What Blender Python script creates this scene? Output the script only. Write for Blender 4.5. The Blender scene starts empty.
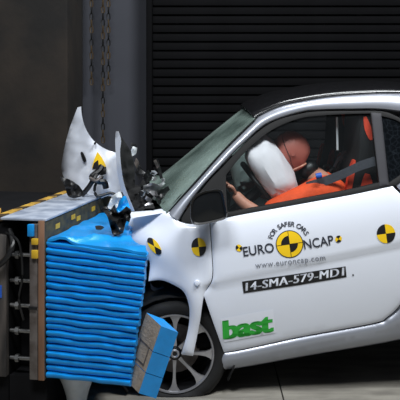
import bpy, bmesh, math, random
from mathutils import Vector, Matrix, noise
from mathutils.geometry import delaunay_2d_cdt

random.seed(7)
scene = bpy.context.scene
COL = scene.collection
PI = math.pi

# ------------------------------------------------------------------ camera
F = 880.0            # focal length in pixels of a 400 px frame
HOR = 75.0           # horizon row (level camera, shifted lens)
CAMZ = 1.67
cd = bpy.data.cameras.new('camera')
cam = bpy.data.objects.new('camera', cd)
COL.objects.link(cam)
cam.location = (0, 0, CAMZ)
cam.rotation_euler = (PI / 2, 0, 0)
cd.sensor_width = 36.0
cd.lens = F / 400 * 36
cd.shift_y = -(200 - HOR) / 400
cd.clip_start = 0.05
scene.camera = cam

# ------------------------------------------------------------------ light
w = bpy.data.worlds.new('hall')
scene.world = w
w.use_nodes = True
bg = w.node_tree.nodes['Background']
bg.inputs[0].default_value = (0.80, 0.88, 1.0, 1)
bg.inputs[1].default_value = 0.07

def area(name, loc, target, size, sy, power, color=(1, 1, 1)):
    l = bpy.data.lights.new(name, 'AREA')
    l.shape = 'RECTANGLE'; l.size = size; l.size_y = sy
    l.energy = power; l.color = color
    o = bpy.data.objects.new(name, l)
    COL.objects.link(o)
    o.location = loc
    o.rotation_euler = (Vector(target) - Vector(loc)).to_track_quat('-Z', 'Y').to_euler()
    return o

# the hall's ceiling rig, above and in front of the car (seen as highlights on the door and roof)
area('ceiling_flood_right_offscreen', (1.6, 2.8, 4.7), (0.4, 4.7, 0.7), 1.6, 0.8, 190, (0.95, 0.98, 1.0))
area('ceiling_flood_left_offscreen', (-0.9, 1.6, 4.7), (-0.3, 4.7, 0.6), 1.6, 0.8, 150, (0.95, 0.98, 1.0))
area('ceiling_flood_overhead_offscreen', (0.6, 5.2, 4.7), (0.3, 5.0, 0.5), 2.4, 0.5, 68, (0.95, 0.98, 1.0))

scene.view_settings.view_transform = 'Standard'
scene.view_settings.look = 'None'
scene.view_settings.exposure = 0.02
scene.view_settings.gamma = 1.0
scene.view_settings.use_curve_mapping = False

# ------------------------------------------------------------------ materials
def s2l(c):
    return tuple(((x / 255) / 12.92 if x / 255 <= 0.04045 else ((x / 255 + 0.055) / 1.055) ** 2.4) for x in c)

MATS = {}
def mat(name, rgb, rough=0.5, metal=0.0, var=0.12, scale=8.0, bump=0.0, bscale=40.0, coat=0.0, rgb2=None, alpha=None, spec=0.5, stretch=None):
    """Principled material whose base colour drifts with a noise, optional bump."""
    if name in MATS: return MATS[name]
    m = bpy.data.materials.new(name); m.use_nodes = True
    nt = m.node_tree; b = nt.nodes['Principled BSDF']
    tc = nt.nodes.new('ShaderNodeTexCoord')
    src = tc.outputs['Object']
    if stretch:
        mp = nt.nodes.new('ShaderNodeMapping'); mp.inputs['Scale'].default_value = stretch
        nt.links.new(src, mp.inputs[0]); src = mp.outputs[0]
    n = nt.nodes.new('ShaderNodeTexNoise'); n.inputs['Scale'].default_value = scale; n.inputs['Detail'].default_value = 5
    nt.links.new(src, n.inputs['Vector'])
    r = nt.nodes.new('ShaderNodeValToRGB')
    a = s2l(rgb); c2 = s2l(rgb2) if rgb2 else tuple(x * (1 - var * 2) for x in a)
    r.color_ramp.elements[0].position = 0.35; r.color_ramp.elements[1].position = 0.65
    r.color_ramp.elements[0].color = (*c2, 1); r.color_ramp.elements[1].color = (*a, 1)
    nt.links.new(n.outputs['Fac'], r.inputs[0]); nt.links.new(r.outputs[0], b.inputs['Base Color'])
    b.inputs['Roughness'].default_value = rough; b.inputs['Metallic'].default_value = metal
    b.inputs['Coat Weight'].default_value = coat
    b.inputs['Coat Roughness'].default_value = 0.06
    b.inputs['Specular IOR Level'].default_value = spec
    if alpha is not None: b.inputs['Alpha'].default_value = alpha
    if bump:
        n2 = nt.nodes.new('ShaderNodeTexNoise'); n2.inputs['Scale'].default_value = bscale; n2.inputs['Detail'].default_value = 4
        nt.links.new(src, n2.inputs['Vector'])
        bp = nt.nodes.new('ShaderNodeBump'); bp.inputs['Strength'].default_value = bump; bp.inputs['Distance'].default_value = 0.02
        nt.links.new(n2.outputs['Fac'], bp.inputs['Height']); nt.links.new(bp.outputs[0], b.inputs['Normal'])
    MATS[name] = m
    return m

M = dict(
    white=mat('white_paint', (226, 231, 242), 0.32, 0, 0.01, 3, coat=0.7),
    silver=mat('silver_paint', (156, 160, 170), 0.36, 0.45, 0.03, 5, coat=0.6),
    roof=mat('black_gloss_roof', (14, 14, 16), 0.22, 0, 0.1, 60, coat=0.6, rgb2=(24, 24, 26)),
    blackp=mat('black_plastic', (17, 17, 19), 0.42, 0, 0.15, 20, bump=0.05),
    seal=mat('window_seal', (18, 18, 19), 0.6, 0, 0.1, spec=.2),
    rubber=mat('tyre_rubber', (17, 17, 18), 0.75, 0, 0.15, 30, bump=0.1),
    alloy=mat('alloy_metal', (176, 176, 180), 0.3, 0.7, 0.1, 12),
    darkwell=mat('dark_liner', (13, 13, 15), 0.85, 0, 0.15, 14, bump=0.3, bscale=20),
    blue=mat('blue_aluminium', (14, 150, 232), 0.38, 0.15, 0.06, 14, bump=0.12, bscale=30, coat=0.15),
    bluetop=mat('blue_sheet', (22, 150, 230), 0.33, 0.15, 0.06, 9, bump=0.25, bscale=14, coat=0.2),
    tan=mat('bare_honeycomb', (150, 138, 125), 0.6, 0.1, 0.12, 30, bump=0.3, bscale=90),
    steel=mat('steel_plate', (112, 106, 104), 0.5, 0.35, 0.2, 14, bump=0.1, rgb2=(78, 70, 66)),
    topsteel=mat('painted_steel_top', (186, 194, 208), 0.42, 0.15, 0.15, 10, rgb2=(136, 146, 164)),
    wood=mat('plywood_edge', (150, 112, 84), 0.7, 0, 0.15, 9, rgb2=(112, 80, 60), stretch=(1, 1, 0.2)),
    olive=mat('worn_olive_plate', (74, 70, 50), 0.6, 0.1, 0.2, 22, rgb2=(40, 44, 44)),
    yellow=mat('hazard_yellow', (214, 174, 72), 0.55, 0, 0.2, 20, rgb2=(150, 112, 50)),
    tapeyellow=mat('yellow_tape', (206, 166, 40), 0.5, 0, 0.1),
    block=mat('block_face', (78, 72, 68), 0.7, 0, 0.2, 7, rgb2=(36, 34, 34), stretch=(3, 3, 0.5)),
    baseblack=mat('black_base', (22, 22, 24), 0.9, 0, 0.1, spec=.1),
    bolt=mat('bolt_steel', (150, 150, 150), 0.35, 0.9, 0.1),
    orange=mat('orange_cloth', (236, 82, 30), 0.8, 0, 0.1, 14, bump=0.7, bscale=12),
    seatorange=mat('orange_trim', (225, 70, 38), 0.7, 0, 0.1),
    seat=mat('black_seat_cloth', (17, 17, 19), 0.9, 0, 0.2, 40),
    skin=mat('brown_vinyl_skin', (172, 96, 84), 0.5, 0, 0.08, 9),
    skin2=mat('tan_vinyl_skin', (200, 140, 118), 0.55, 0, 0.08, 9),
    airbag=mat('airbag_nylon', (222, 218, 224), 0.85, 0, 0.03, 8, bump=0.25, bscale=10),
    belt=mat('grey_webbing', (70, 72, 80), 0.8, 0, 0.1, 60),
    dash=mat('dark_dashboard', (26, 28, 32), 0.75, 0, 0.15),
    bluecap=mat('blue_cap', (30, 90, 190), 0.5),
    mirror=mat('mirror_face', (30, 32, 34), 0.12, 0.2, 0.1),
    mkyellow=mat('marker_yellow', (246, 202, 20), 0.5, 0, 0.02),
    mkblack=mat('marker_black', (18, 18, 20), 0.5, 0, 0.02),
    ink=mat('dark_ink', (38, 42, 54), 0.6, 0, 0.02),
    greyink=mat('grey_ink', (120, 124, 134), 0.6, 0, 0.02),
    green=mat('green_ink', (44, 178, 58), 0.55, 0, 0.02),
    paper=mat('white_vinyl', (232, 236, 246), 0.5, 0, 0.01),
    whiteplastic=mat('white_plastic', (205, 210, 214), 0.45, 0, 0.06, 20),
    chain_y=mat('chain_yellow', (70, 54, 30), 0.6, 0, 0.1),
    chain_k=mat('chain_black', (8, 8, 8), 0.6, 0, 0.1),
    shutter=mat('black_shutter', (14, 14, 16), 0.85, 0.0, 0.12, 4, spec=.1),
    greywall=mat('grey_wall', (60, 62, 70), 0.8, 0, 0.08, 1.5),
    darkwall=mat('dark_concrete', (42, 35, 29), 0.9, 0, 0.25, 2.2, rgb2=(18, 16, 15), bump=0.2, bscale=12),
    floor=mat('concrete_floor', (152, 148, 138), 0.75, 0, 0.15, 6, rgb2=(118, 114, 107), bump=0.08, bscale=60, stretch=(0.6, 2.2, 1)),
    joint=mat('floor_joint', (60, 58, 54), 0.9),
)

def glass(name, tint, haze, haze_col, rough=0.08, crack=0.0, cc=.15):
    m = bpy.data.materials.new(name); m.use_nodes = True
    nt = m.node_tree; nt.nodes.clear()
    out = nt.nodes.new('ShaderNodeOutputMaterial')
    tr = nt.nodes.new('ShaderNodeBsdfTransparent'); tr.inputs[0].default_value = (*tint, 1)
    df = nt.nodes.new('ShaderNodeBsdfDiffuse'); df.inputs[0].default_value = (*haze_col, 1)
    gl = nt.nodes.new('ShaderNodeBsdfGlossy'); gl.inputs['Roughness'].default_value = rough
    lw = nt.nodes.new('ShaderNodeLayerWeight'); lw.inputs[0].default_value = 0.25
    m1 = nt.nodes.new('ShaderNodeMixShader'); m2 = nt.nodes.new('ShaderNodeMixShader')
    tc = nt.nodes.new('ShaderNodeTexCoord')
    if crack:
        v = nt.nodes.new('ShaderNodeTexVoronoi'); v.feature = 'DISTANCE_TO_EDGE'; v.inputs['Scale'].default_value = crack
        nt.links.new(tc.outputs['Object'], v.inputs['Vector'])
        r = nt.nodes.new('ShaderNodeValToRGB')
        r.color_ramp.elements[0].position = 0.0; r.color_ramp.elements[0].color = (min(1, haze + cc),) * 3 + (1,)
        r.color_ramp.elements[1].position = 0.07; r.color_ramp.elements[1].color = (haze,) * 3 + (1,)
        nt.links.new(v.outputs['Distance'], r.inputs[0])
        nt.links.new(r.outputs[0], m1.inputs[0])
    else:
        n = nt.nodes.new('ShaderNodeTexNoise'); n.inputs['Scale'].default_value = 6
        nt.links.new(tc.outputs['Object'], n.inputs['Vector'])
        mm = nt.nodes.new('ShaderNodeMath'); mm.operation = 'MULTIPLY'; mm.inputs[1].default_value = haze * 2
        nt.links.new(n.outputs['Fac'], mm.inputs[0]); nt.links.new(mm.outputs[0], m1.inputs[0])
    nt.links.new(tr.outputs[0], m1.inputs[1]); nt.links.new(df.outputs[0], m1.inputs[2])
    mf = nt.nodes.new('ShaderNodeMath'); mf.operation = 'MULTIPLY'; mf.inputs[1].default_value = 0.3
    nt.links.new(lw.outputs['Fresnel'], mf.inputs[0]); nt.links.new(mf.outputs[0], m2.inputs[0])
    nt.links.new(m1.outputs[0], m2.inputs[1]); nt.links.new(gl.outputs[0], m2.inputs[2])
    nt.links.new(m2.outputs[0], out.inputs[0])
    return m

M['pillar'] = mat('grey_pillar_trim', (46, 46, 51), 0.6, 0, 0.05, spec=.3)
M['windshield'] = glass('cracked_windscreen', (0.70, 0.82, 0.78), 0.44, (0.22, 0.285, 0.26), 0.2, 45)
nt = M['windshield'].node_tree
r_ = [n for n in nt.nodes if n.type == 'VALTORGB'][0]
n_ = nt.nodes.new('ShaderNodeTexNoise'); n_.inputs['Scale'].default_value = 2.6; n_.inputs['Detail'].default_value = 6
tc_ = [n for n in nt.nodes if n.type == 'TEX_COORD'][0]
nt.links.new(tc_.outputs['Object'], n_.inputs['Vector'])
mr = nt.nodes.new('ShaderNodeMapRange'); mr.inputs['From Min'].default_value = .35; mr.inputs['From Max'].default_value = .65
mr.inputs['To Min'].default_value = .35; mr.inputs['To Max'].default_value = 1.7
nt.links.new(n_.outputs['Fac'], mr.inputs['Value'])
mu = nt.nodes.new('ShaderNodeMath'); mu.operation = 'MULTIPLY'; mu.use_clamp = True
nt.links.new(r_.outputs[0], mu.inputs[0]); nt.links.new(mr.outputs[0], mu.inputs[1])
m1_ = [l.to_node for l in r_.outputs[0].links if l.to_node.type == 'MIX_SHADER'][0]
nt.links.new(mu.outputs[0], m1_.inputs[0])
M['sideglass'] = glass('clear_side_glass', (0.93, 0.95, 0.95), 0.005, (0.5, 0.55, 0.6))
M['quarter'] = glass('cracked_quarter_glass', (0.18, 0.21, 0.25), 0.02, (0.16, 0.2, 0.25), 0.1, 38, .05)

# ------------------------------------------------------------------ helpers
def P(u, v, d):
    """world point seen at photo pixel (u,v), d metres ahead of the camera"""
    return Vector(((u - 200) / F * d, d, CAMZ - (v - HOR) / F * d))

def link(name, me, m=None, parent=None, smooth=True):
    o = bpy.data.objects.new(name, me)
    COL.objects.link(o)
    if m is not None and not me.materials:
        for x in (m if isinstance(m, (list, tuple)) else [m]): me.materials.append(x)
    if parent: o.parent = parent
    if smooth:
        me.shade_smooth()
        try: me.set_sharp_from_angle(angle=math.radians(38))
        except Exception: pass
    return o

def mesh(name, verts, faces, m=None, parent=None, smooth=True, mats=None):
    me = bpy.data.meshes.new(name)
    me.from_pydata([tuple(v) for v in verts], [], faces)
    me.validate(); me.update()
    bm = bmesh.new(); bm.from_mesh(me)
    bmesh.ops.recalc_face_normals(bm, faces=bm.faces)
    bm.to_mesh(me); bm.free()
    o = link(name, me, m, parent, smooth)
    return o

def empty(name, loc=(0, 0, 0), label=None, cat=None, group=None, parent=None):
    o = bpy.data.objects.new(name, None); COL.objects.link(o)
    o.location = loc; o.empty_display_size = 0.1
    if label: o['label'] = label
    if cat: o['category'] = cat
    if group: o['group'] = group
    if parent: o.parent = parent
    return o

def tag(o, label, cat, group=None):
    o['label'] = label; o['category'] = cat
    if group: o['group'] = group
    return o

def rebase(o):
    """move a top-level mesh's origin to the middle of its base"""
    vs = [v.co for v in o.data.vertices]
    lo = Vector([min(v[i] for v in vs) for i in range(3)]); hi = Vector([max(v[i] for v in vs) for i in range(3)])
    c = Vector(((lo.x + hi.x) / 2, (lo.y + hi.y) / 2, lo.z))
    o.data.transform(Matrix.Translation(-c)); o.location = c
    return o

def boxv(x0, x1, y0, y1, z0, z1):
    return ([(x0, y0, z0), (x1, y0, z0), (x1, y1, z0), (x0, y1, z0), (x0, y0, z1), (x1, y0, z1), (x1, y1, z1), (x0, y1, z1)],
            [(0, 3, 2, 1), (4, 5, 6, 7), (0, 1, 5, 4), (1, 2, 6, 5), (2, 3, 7, 6), (3, 0, 4, 7)])

def box(name, x0, x1, y0, y1, z0, z1, m, parent=None, bevel=0.0):
    v, f = boxv(x0, x1, y0, y1, z0, z1)
    me = bpy.data.meshes.new(name); me.from_pydata(v, [], f)
    if bevel:
        bm = bmesh.new(); bm.from_mesh(me)
        bmesh.ops.bevel(bm, geom=bm.edges[:], offset=bevel, segments=2, affect='EDGES', profile=0.5)
        bm.to_mesh(me); bm.free()
    return link(name, me, m, parent, smooth=bool(bevel))

def catmull(pts, closed=True, step=0.02):
    """pts: (x, y) or (x, y, 1) for a sharp corner -> dense polyline"""
    n = len(pts); out = []
    rng = range(n if closed else n - 1)
    def sharp(i): return len(pts[i % n]) > 2 and pts[i % n][2]
    def g(i): return Vector(pts[i % n][:2])
    for i in rng:
        p1, p2 = g(i), g(i + 1)
        p0 = g(i - 1) if (closed or i > 0) else p1
        p3 = g(i + 2) if (closed or i + 2 < n) else p2
        if sharp(i): p0 = p1 - (p2 - p1)
        if sharp(i + 1): p3 = p2 + (p2 - p1)
        L = (p2 - p1).length
        k = max(1, int(L / step))
        for j in range(k):
            t = j / k
            q = 0.5 * ((2 * p1) + (-p0 + p2) * t + (2 * p0 - 5 * p1 + 4 * p2 - p3) * t * t + (-p0 + 3 * p1 - 3 * p2 + p3) * t ** 3)
            out.append(q)
    if not closed: out.append(g(n - 1))
    return out

def inside(p, poly):
    x, y = p[0], p[1]; c = False; n = len(poly)
    j = n - 1
    for i in range(n):
        a, b = poly[i], poly[j]
        if (a[1] > y) != (b[1] > y) and x < (b[0] - a[0]) * (y - a[1]) / (b[1] - a[1]) + a[0]: c = not c
        j = i
    return c

def seg_dist(q, rings):
    best = 1e9
    for r in rings:
        n = len(r)
        for i in range(n):
            a = r[i]; b = r[(i + 1) % n]; dx, dy = b[0] - a[0], b[1] - a[1]
            L2 = dx * dx + dy * dy or 1e-12
            t = max(0, min(1, ((q[0] - a[0]) * dx + (q[1] - a[1]) * dy) / L2))
            d2 = (a[0] + dx * t - q[0]) ** 2 + (a[1] + dy * t - q[1]) ** 2
            if d2 < best: best = d2
    return math.sqrt(best)

def fill2d(poly, spacing, holes=(), insets=()):
    """dense constrained triangulation of a polygon; returns verts, tris, boundary edge list"""
    rings = [poly] + list(holes)
    vs = []; es = []
    for r in rings:
        b = len(vs); n = len(r)
        vs += [Vector((q[0], q[1])) for q in r]
        es += [(b + i, b + (i + 1) % n) for i in range(n)]
    nb = len(vs)
    xs = [q[0] for q in poly]; ys = [q[1] for q in poly]
    x = min(xs) + spacing * 0.5; row = 0
    edge_pts = list(vs)
    for ins in insets:
        for ri, r in enumerate(rings):
            n = len(r)
            for i in range(n):
                a = Vector(r[i - 1][:2]); b = Vector(r[i][:2]); c = Vector(r[(i + 1) % n][:2])
                t = (c - a)
                if t.length < 1e-9: continue
                nn = Vector((-t.y, t.x)).normalized()
                for sg in (1, -1):
                    q = b + nn * ins * sg
                    if inside(q, poly) and not any(inside(q, hh) for hh in holes) and seg_dist(q, rings) > ins * .93 and min((q - e).length_squared for e in edge_pts[nb:] or [Vector((99, 99))]) > (ins * .45) ** 2:
                        vs.append(q); edge_pts.append(q)
    h = spacing * 0.866
    y = min(ys) + h * 0.5
    while y < max(ys):
        x = min(xs) + (spacing * 0.5 if row % 2 else 0)
        while x < max(xs):
            q = Vector((x, y))
            if inside(q, poly) and not any(inside(q, hh) for hh in holes):
                if min((q - e).length_squared for e in edge_pts) > (spacing * 0.5) ** 2:
                    vs.append(q)
            x += spacing
        y += h; row += 1
    ov, oe, of, _, _, _ = delaunay_2d_cdt(vs, es, [], 0, 1e-7)
    tris = []
    for f in of:
        c = sum((ov[i] for i in f), Vector((0, 0))) / len(f)
        if inside(c, poly) and not any(inside(c, hh) for hh in holes): tris.append(tuple(f))
    cnt = {}
    for f in tris:
        for i in range(len(f)):
            e = (f[i], f[(i + 1) % len(f)])
            k = (min(e), max(e)); cnt.setdefault(k, []).append(e)
    bnd = [v[0] for v in cnt.values() if len(v) == 1]
    return ov, tris, bnd

def thick_mesh(name, vs2, tris, bnd, fn_front, fn_back, m, parent=None, roll=None):
    n = len(vs2)
    bset = {i for e in bnd for i in e}
    V = [fn_front(q, i in bset) for i, q in enumerate(vs2)] + [fn_back(q, i in bset) for i, q in enumerate(vs2)]
    Fc = list(tris) + [tuple(n + i for i in reversed(f)) for f in tris] + [(b, a, a + n, b + n) for a, b in bnd]
    return mesh(name, V, Fc, m, parent)

def sheet(name, outline, dfun, thick, m, parent=None, spacing=4.0, crumple=0.0, seed=0.0, step=3.0, inv=None):
    """a thick bent sheet whose outline is known in the picture and whose distance is dfun(u,v)"""
    poly = catmull(outline, True, step)
    vs, tr, bd = fill2d(poly, spacing)
    def cr(q): return crumple * noise.noise(Vector((q[0] * 0.16 + seed, q[1] * 0.16, seed)))
    def fr(q, b):
        p = P(q[0], q[1], dfun(q[0], q[1]) + cr(q)); return inv @ p if inv else p
    def bk(q, b):
        p = P(q[0], q[1], dfun(q[0], q[1]) + cr(q)) + Vector((0, thick, 0)); return inv @ p if inv else p
    return thick_mesh(name, vs, tr, bd, fr, bk, m, parent)

def tube(name, pts, r, m, parent=None, seg=8, rad=None, flat=1.0):
    pts = [Vector(p) for p in pts]; V = []; Fc = []
    n = len(pts)
    for i, p in enumerate(pts):
        t = (pts[min(i + 1, n - 1)] - pts[max(i - 1, 0)]).normalized()
        a = t.cross(Vector((0, 0, 1)))
        if a.length < 0.1: a = t.cross(Vector((1, 0, 0)))
        a.normalize(); b = t.cross(a)
        rr = rad[i] if rad else r
        for k in range(seg):
            an = 2 * PI * k / seg
            V.append(p + a * math.cos(an) * rr + b * math.sin(an) * rr * flat)
    for i in range(n - 1):
        for k in range(seg):
            Fc.append((i * seg + k, i * seg + (k + 1) % seg, (i + 1) * seg + (k + 1) % seg, (i + 1) * seg + k))
    Fc.append(tuple(range(seg))[::-1]); Fc.append(tuple((n - 1) * seg + k for k in range(seg)))
    return mesh(name, V, Fc, m, parent)

def spline3(pts, k=6):
    out = []; n = len(pts); pts = [Vector(p) for p in pts]
    for i in range(n - 1):
        p0, p1, p2, p3 = pts[max(i - 1, 0)], pts[i], pts[i + 1], pts[min(i + 2, n - 1)]
        for j in range(k):
            t = j / k
            out.append(0.5 * ((2 * p1) + (-p0 + p2) * t + (2 * p0 - 5 * p1 + 4 * p2 - p3) * t * t + (-p0 + 3 * p1 - 3 * p2 + p3) * t ** 3))
    out.append(pts[-1]); return out

def lathe(name, prof, m, parent=None, seg=40, axis_origin=(0, 0, 0), mod=None):
    """profile of (radius, y) turned about the local y axis"""
    V = []; Fc = []; o = Vector(axis_origin); n = len(prof)
    for k in range(seg):
        a = 2 * PI * k / seg
        for r, y in prof:
            V.append(o + Vector((r * math.cos(a), y, r * math.sin(a))))
    for k in range(seg):
        for i in range(n - 1):
            k2 = (k + 1) % seg
            Fc.append((k * n + i, k * n + i + 1, k2 * n + i + 1, k2 * n + i))
    if mod: V = [mod(v) for v in V]
    return mesh(name, V, Fc, m, parent)

# ================================================================== SETTING
fl = box('floor', -7, 8, -1.0, 9.5, -0.20, -0.012, M['joint']); fl['kind'] = 'structure'
xs = [-5.57 + 2.0 * i for i in range(7)]; ys = [-0.6, 1.9, 4.4, 6.9, 9.4]
for i in range(len(xs) - 1):
    for j in range(len(ys) - 1):
        box('slab', xs[i] + .004, xs[i + 1] - .004, ys[j] + .004, ys[j + 1] - .004, -0.012, 0.0, M['floor'], fl)
wb = box('wall_back', -6, 7, 7.6, 7.9, 0, 5.5, M['greywall']); wb['kind'] = 'structure'
wl = box('wall_left', -6, P(68, 0, 6.7).x, 6.7, 7.55, 0, 5.5, M['darkwall'], bevel=0.02); wl['kind'] = 'structure'
sx0 = P(152, 0, 7.3).x
door = empty('door_1', (sx0, 7.45, 0)); door['kind'] = 'structure'
# roller shutter slats, each its own piece
prof = [(0.0, 0.0), (-0.016, 0.008), (-0.022, 0.035), (-0.016, 0.062), (0.0, 0.069), (0.02, 0.069), (0.02, 0.0)]
sv = []; n = len(prof)
for X in (0.0, 6.0):
    sv += [(X, y, z) for y, z in prof]
sf = [tuple(range(n)), tuple(range(2 * n - 1, n - 1, -1))] + [(i, n + i, n + (i + 1) % n, (i + 1) % n) for i in range(n)]
sm = mesh('slat', sv, sf, M['shutter'], door)
for k in range(1, 68):
    c = sm.copy(); COL.objects.link(c); c.parent = door; c.location = (0, 0, 0.075 * k)
box('guide_rail', -0.05, -0.002, -0.12, 0.03, 0, 5.1, M['shutter'], door, bevel=0.008)
# a trace of tape left on the floor
# hanging chains in front of the grey wall
def chain(u, v0, v1, label):
    d = 7.45
    a = P(u, v0, d); b = P(u, v1, d)
    a.z = 5.4
    L = a.z - b.z; ln = 0.055; k = int(L / ln)
    V = []; Fc = []; mi = []
    for i in range(k):
        zc = b.z + ln * (i + .5); rot = i % 2
        base = len(V); S, T = 10, 5; R, r = 0.016, 0.006
        for s in range(S):
            an = 2 * PI * s / S
            cx, cz = math.cos(an) * R * .75, math.sin(an) * R + (0.012 if math.sin(an) > 0 else -0.012)
            for t in range(T):
                bn = 2 * PI * t / T
                rr = math.cos(bn) * r; yy = math.sin(bn) * r
                px, py, pz = cx + math.cos(an) * rr, yy, cz + math.sin(an) * rr
                if rot: px, py = py, px
                V.append((px, py, zc - b.z + pz))
        for s in range(S):
            for t in range(T):
                Fc.append((base + s * T + t, base + s * T + (t + 1) % T, base + ((s + 1) % S) * T + (t + 1) % T, base + ((s + 1) % S) * T + t)); mi.append((i // 2) % 2)
    me = bpy.data.meshes.new('hanging_chain'); me.from_pydata(V, [], Fc)
    me.materials.append(M['chain_y']); me.materials.append(M['chain_k'])
    for p, q in zip(me.polygons, mi): p.material_index = q
    o = link('hanging_chain', me); o.location = b
    return tag(o, label, 'chain', 'yellow and black chains before the grey wall')
chain(72.5, 0, 88, 'yellow and black hanging chain beside the dark concrete wall edge')
chain(91.5, 0, 85, 'short hanging chain midway, second from the dark concrete wall')
chain(103, 0, 143, 'longest hanging chain, reaching down behind the torn white hood')
chain(108.5, 0, 85, 'short hanging chain right beside the longest chain')

# ================================================================== BARRIER
BY = math.radians(12)
b0 = P(47, 378, 4.2)
BM = Matrix(((math.cos(BY), math.sin(BY), 0, b0.x), (-math.sin(BY), math.cos(BY), 0, b0.y), (0, 0, 1, 0), (0, 0, 0, 1)))
bar = empty('crash_barrier', label='offset crash barrier with crumpled ribbed blue honeycomb block bolted to plates', cat='barrier')
bar.matrix_world = BM
BI = BM.inverted()
ZB, ZT = b0.z, 0.882
NL = 20
plan = [(0.47, 0.0), (0.44, 0.10), (0.31, 0.26), (0.27, 0.42), (0.25, 0.70), (0.25, 1.0)]
def layer(k):
    h = (ZT - ZB) / NL
    z0 = ZB + k * h; z1 = z0 + h * 0.96
    f = k / (NL - 1)
    sc = 0.885 + 0.165 * f + random.uniform(-.008, .008)
    ysh = random.uniform(-.004, .004)
    rnd = random.uniform(0, 50)
    NX = 22
    # section around the near end: (y, z) profile, bulged like a folded edge
    sec = [(0.014, 0.0), (0.002, 0.08), (-0.006, 0.28), (-0.011, 0.58), (-0.010, 0.80), (0.006, 0.97), (0.014, 1.0)]
    V = []; Fc = []
    X1 = plan[0][0] * sc
    def drop(x):  # the free end sags
        return -(0.012 + 0.030 * f) * (x / 0.47)
    for i in range(NX + 1):
        x = X1 * i / NX
        for (y, t) in sec:
            wv = 0.006 * noise.noise(Vector((x * 9 + rnd, k * .7, 0))) + 0.004 * noise.noise(Vector((x * 30, rnd, 1)))
            zz = z0 + (z1 - z0) * t + drop(x) + 0.005 * noise.noise(Vector((x * 9, k * .55, 5)))
            V.append((x, y + wv + ysh, zz))
        # far points of this column follow the crushed plan outline
        ymax = 1.0
        for a, b in zip(plan[:-1], plan[1:]):
            xa, xb = a[0] * sc, b[0] * sc
            if xb <= x <= xa and xa > xb:
                ymax = a[1] + (b[1] - a[1]) * (xa - x) / (xa - xb); break
        if x >= plan[0][0] * sc - 1e-5: ymax = 0.03
        ymax = max(ymax, 0.03)
        V.append((x, ymax, z1 + drop(x))); V.append((x, ymax, z0 + drop(x)))
    S = len(sec) + 2
    for i in range(NX):
        for s in range(S):
            Fc.append((i * S + s, (i + 1) * S + s, (i + 1) * S + (s + 1) % S, i * S + (s + 1) % S))
    Fc.append(tuple(range(S))); Fc.append(tuple(NX * S + s for s in reversed(range(S))))
    return mesh('honeycomb_layer', V, Fc, M['blue'], bar)
for k in range(NL): layer(k)
# crumpled top sheet of the block
pl = [(0.004, -0.004)] + [(p[0] * 1.05, p[1] - .004) for p in plan] + [(0.004, 1.0)]
poly = catmull([(a, b, 1) for a, b in pl], True, 0.03)
vs, tr, bd = fill2d(poly, 0.028)
def topz(q, up):
    z = ZT + 0.004 - 0.040 * (q[0] / 0.47) + 0.022 * max(0, noise.noise(Vector((q[0] * 7 + 3, q[1] * 7, 2)))) + 0.02 * max(0, 1 - abs((q[1] - 0.10) - (q[0] - 0.2) * .9) / 0.05)
    return Vector((q[0], q[1], z + up))
thick_mesh('top_sheet', vs, tr, bd, lambda q, b: topz(q, 0.003 if not b else 0.0), lambda q, b: topz(q, -0.012), M['bluetop'], bar)
# plates behind the block
ZP = 0.972
box('plywood_plate', -0.034, -0.004, -0.02, 1.02, ZB - 0.004, ZP - 0.004, M['olive'], bar, bevel=0.003)
box('plywood_edge_strip', -0.033, -0.003, -0.030, -0.021, ZB - 0.004, ZP + 0.006, M['wood'], bar, bevel=0.002)
box('steel_plate', -0.078, -0.036, -0.028, 1.02, ZB - 0.004, ZP - 0.012, M['steel'], bar, bevel=0.004)
box('yellow_clamp', -0.062, -0.030, -0.045, -0.031, 0.80, 0.84, M['tapeyellow'], bar, bevel=0.003)
box('yellow_clamp', -0.062, -0.030, -0.045, -0.031, 0.865, 0.895, M['tapeyellow'], bar, bevel=0.003)
box('blue_bracket', -0.080, -0.050, -0.050, -0.030, 0.905, 0.962, M['blue'], bar, bevel=0.003)
box('black_clip', -0.078, -0.038, -0.040, -0.029, 0.555, 0.57, M['blackp'], bar, bevel=0.002)
for y, z in ((0.12, 0.925), (0.34, 0.935), (0.42, 0.915), (0.66, 0.93)):
    box('yellow_patch', -0.0036, -0.0016, y, y + 0.055, z - .012, z + .012, M['tapeyellow'], bar)
# top plate with hazard edge
box('top_plate', -0.235, -0.002, -0.01, 1.10, ZP, ZP + 0.012, M['topsteel'], bar, bevel=0.003)
for k in range(14):
    y = -0.01 + k * 0.08
    v = [(-0.275, y, ZP - .01), (-0.236, y + .03, ZP - .01), (-0.236, y + .105, ZP - .01), (-0.275, y + .075, ZP - .01)]
    v += [(a, b, ZP + .016) for a, b, c in v]
    mesh('hazard_segment', v, [(0, 3, 2, 1), (4, 5, 6, 7), (0, 1, 5, 4), (1, 2, 6, 5), (2, 3, 7, 6), (3, 0, 4, 7)], M['yellow'] if k % 3 else M['chain_y'], bar, smooth=False)
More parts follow.
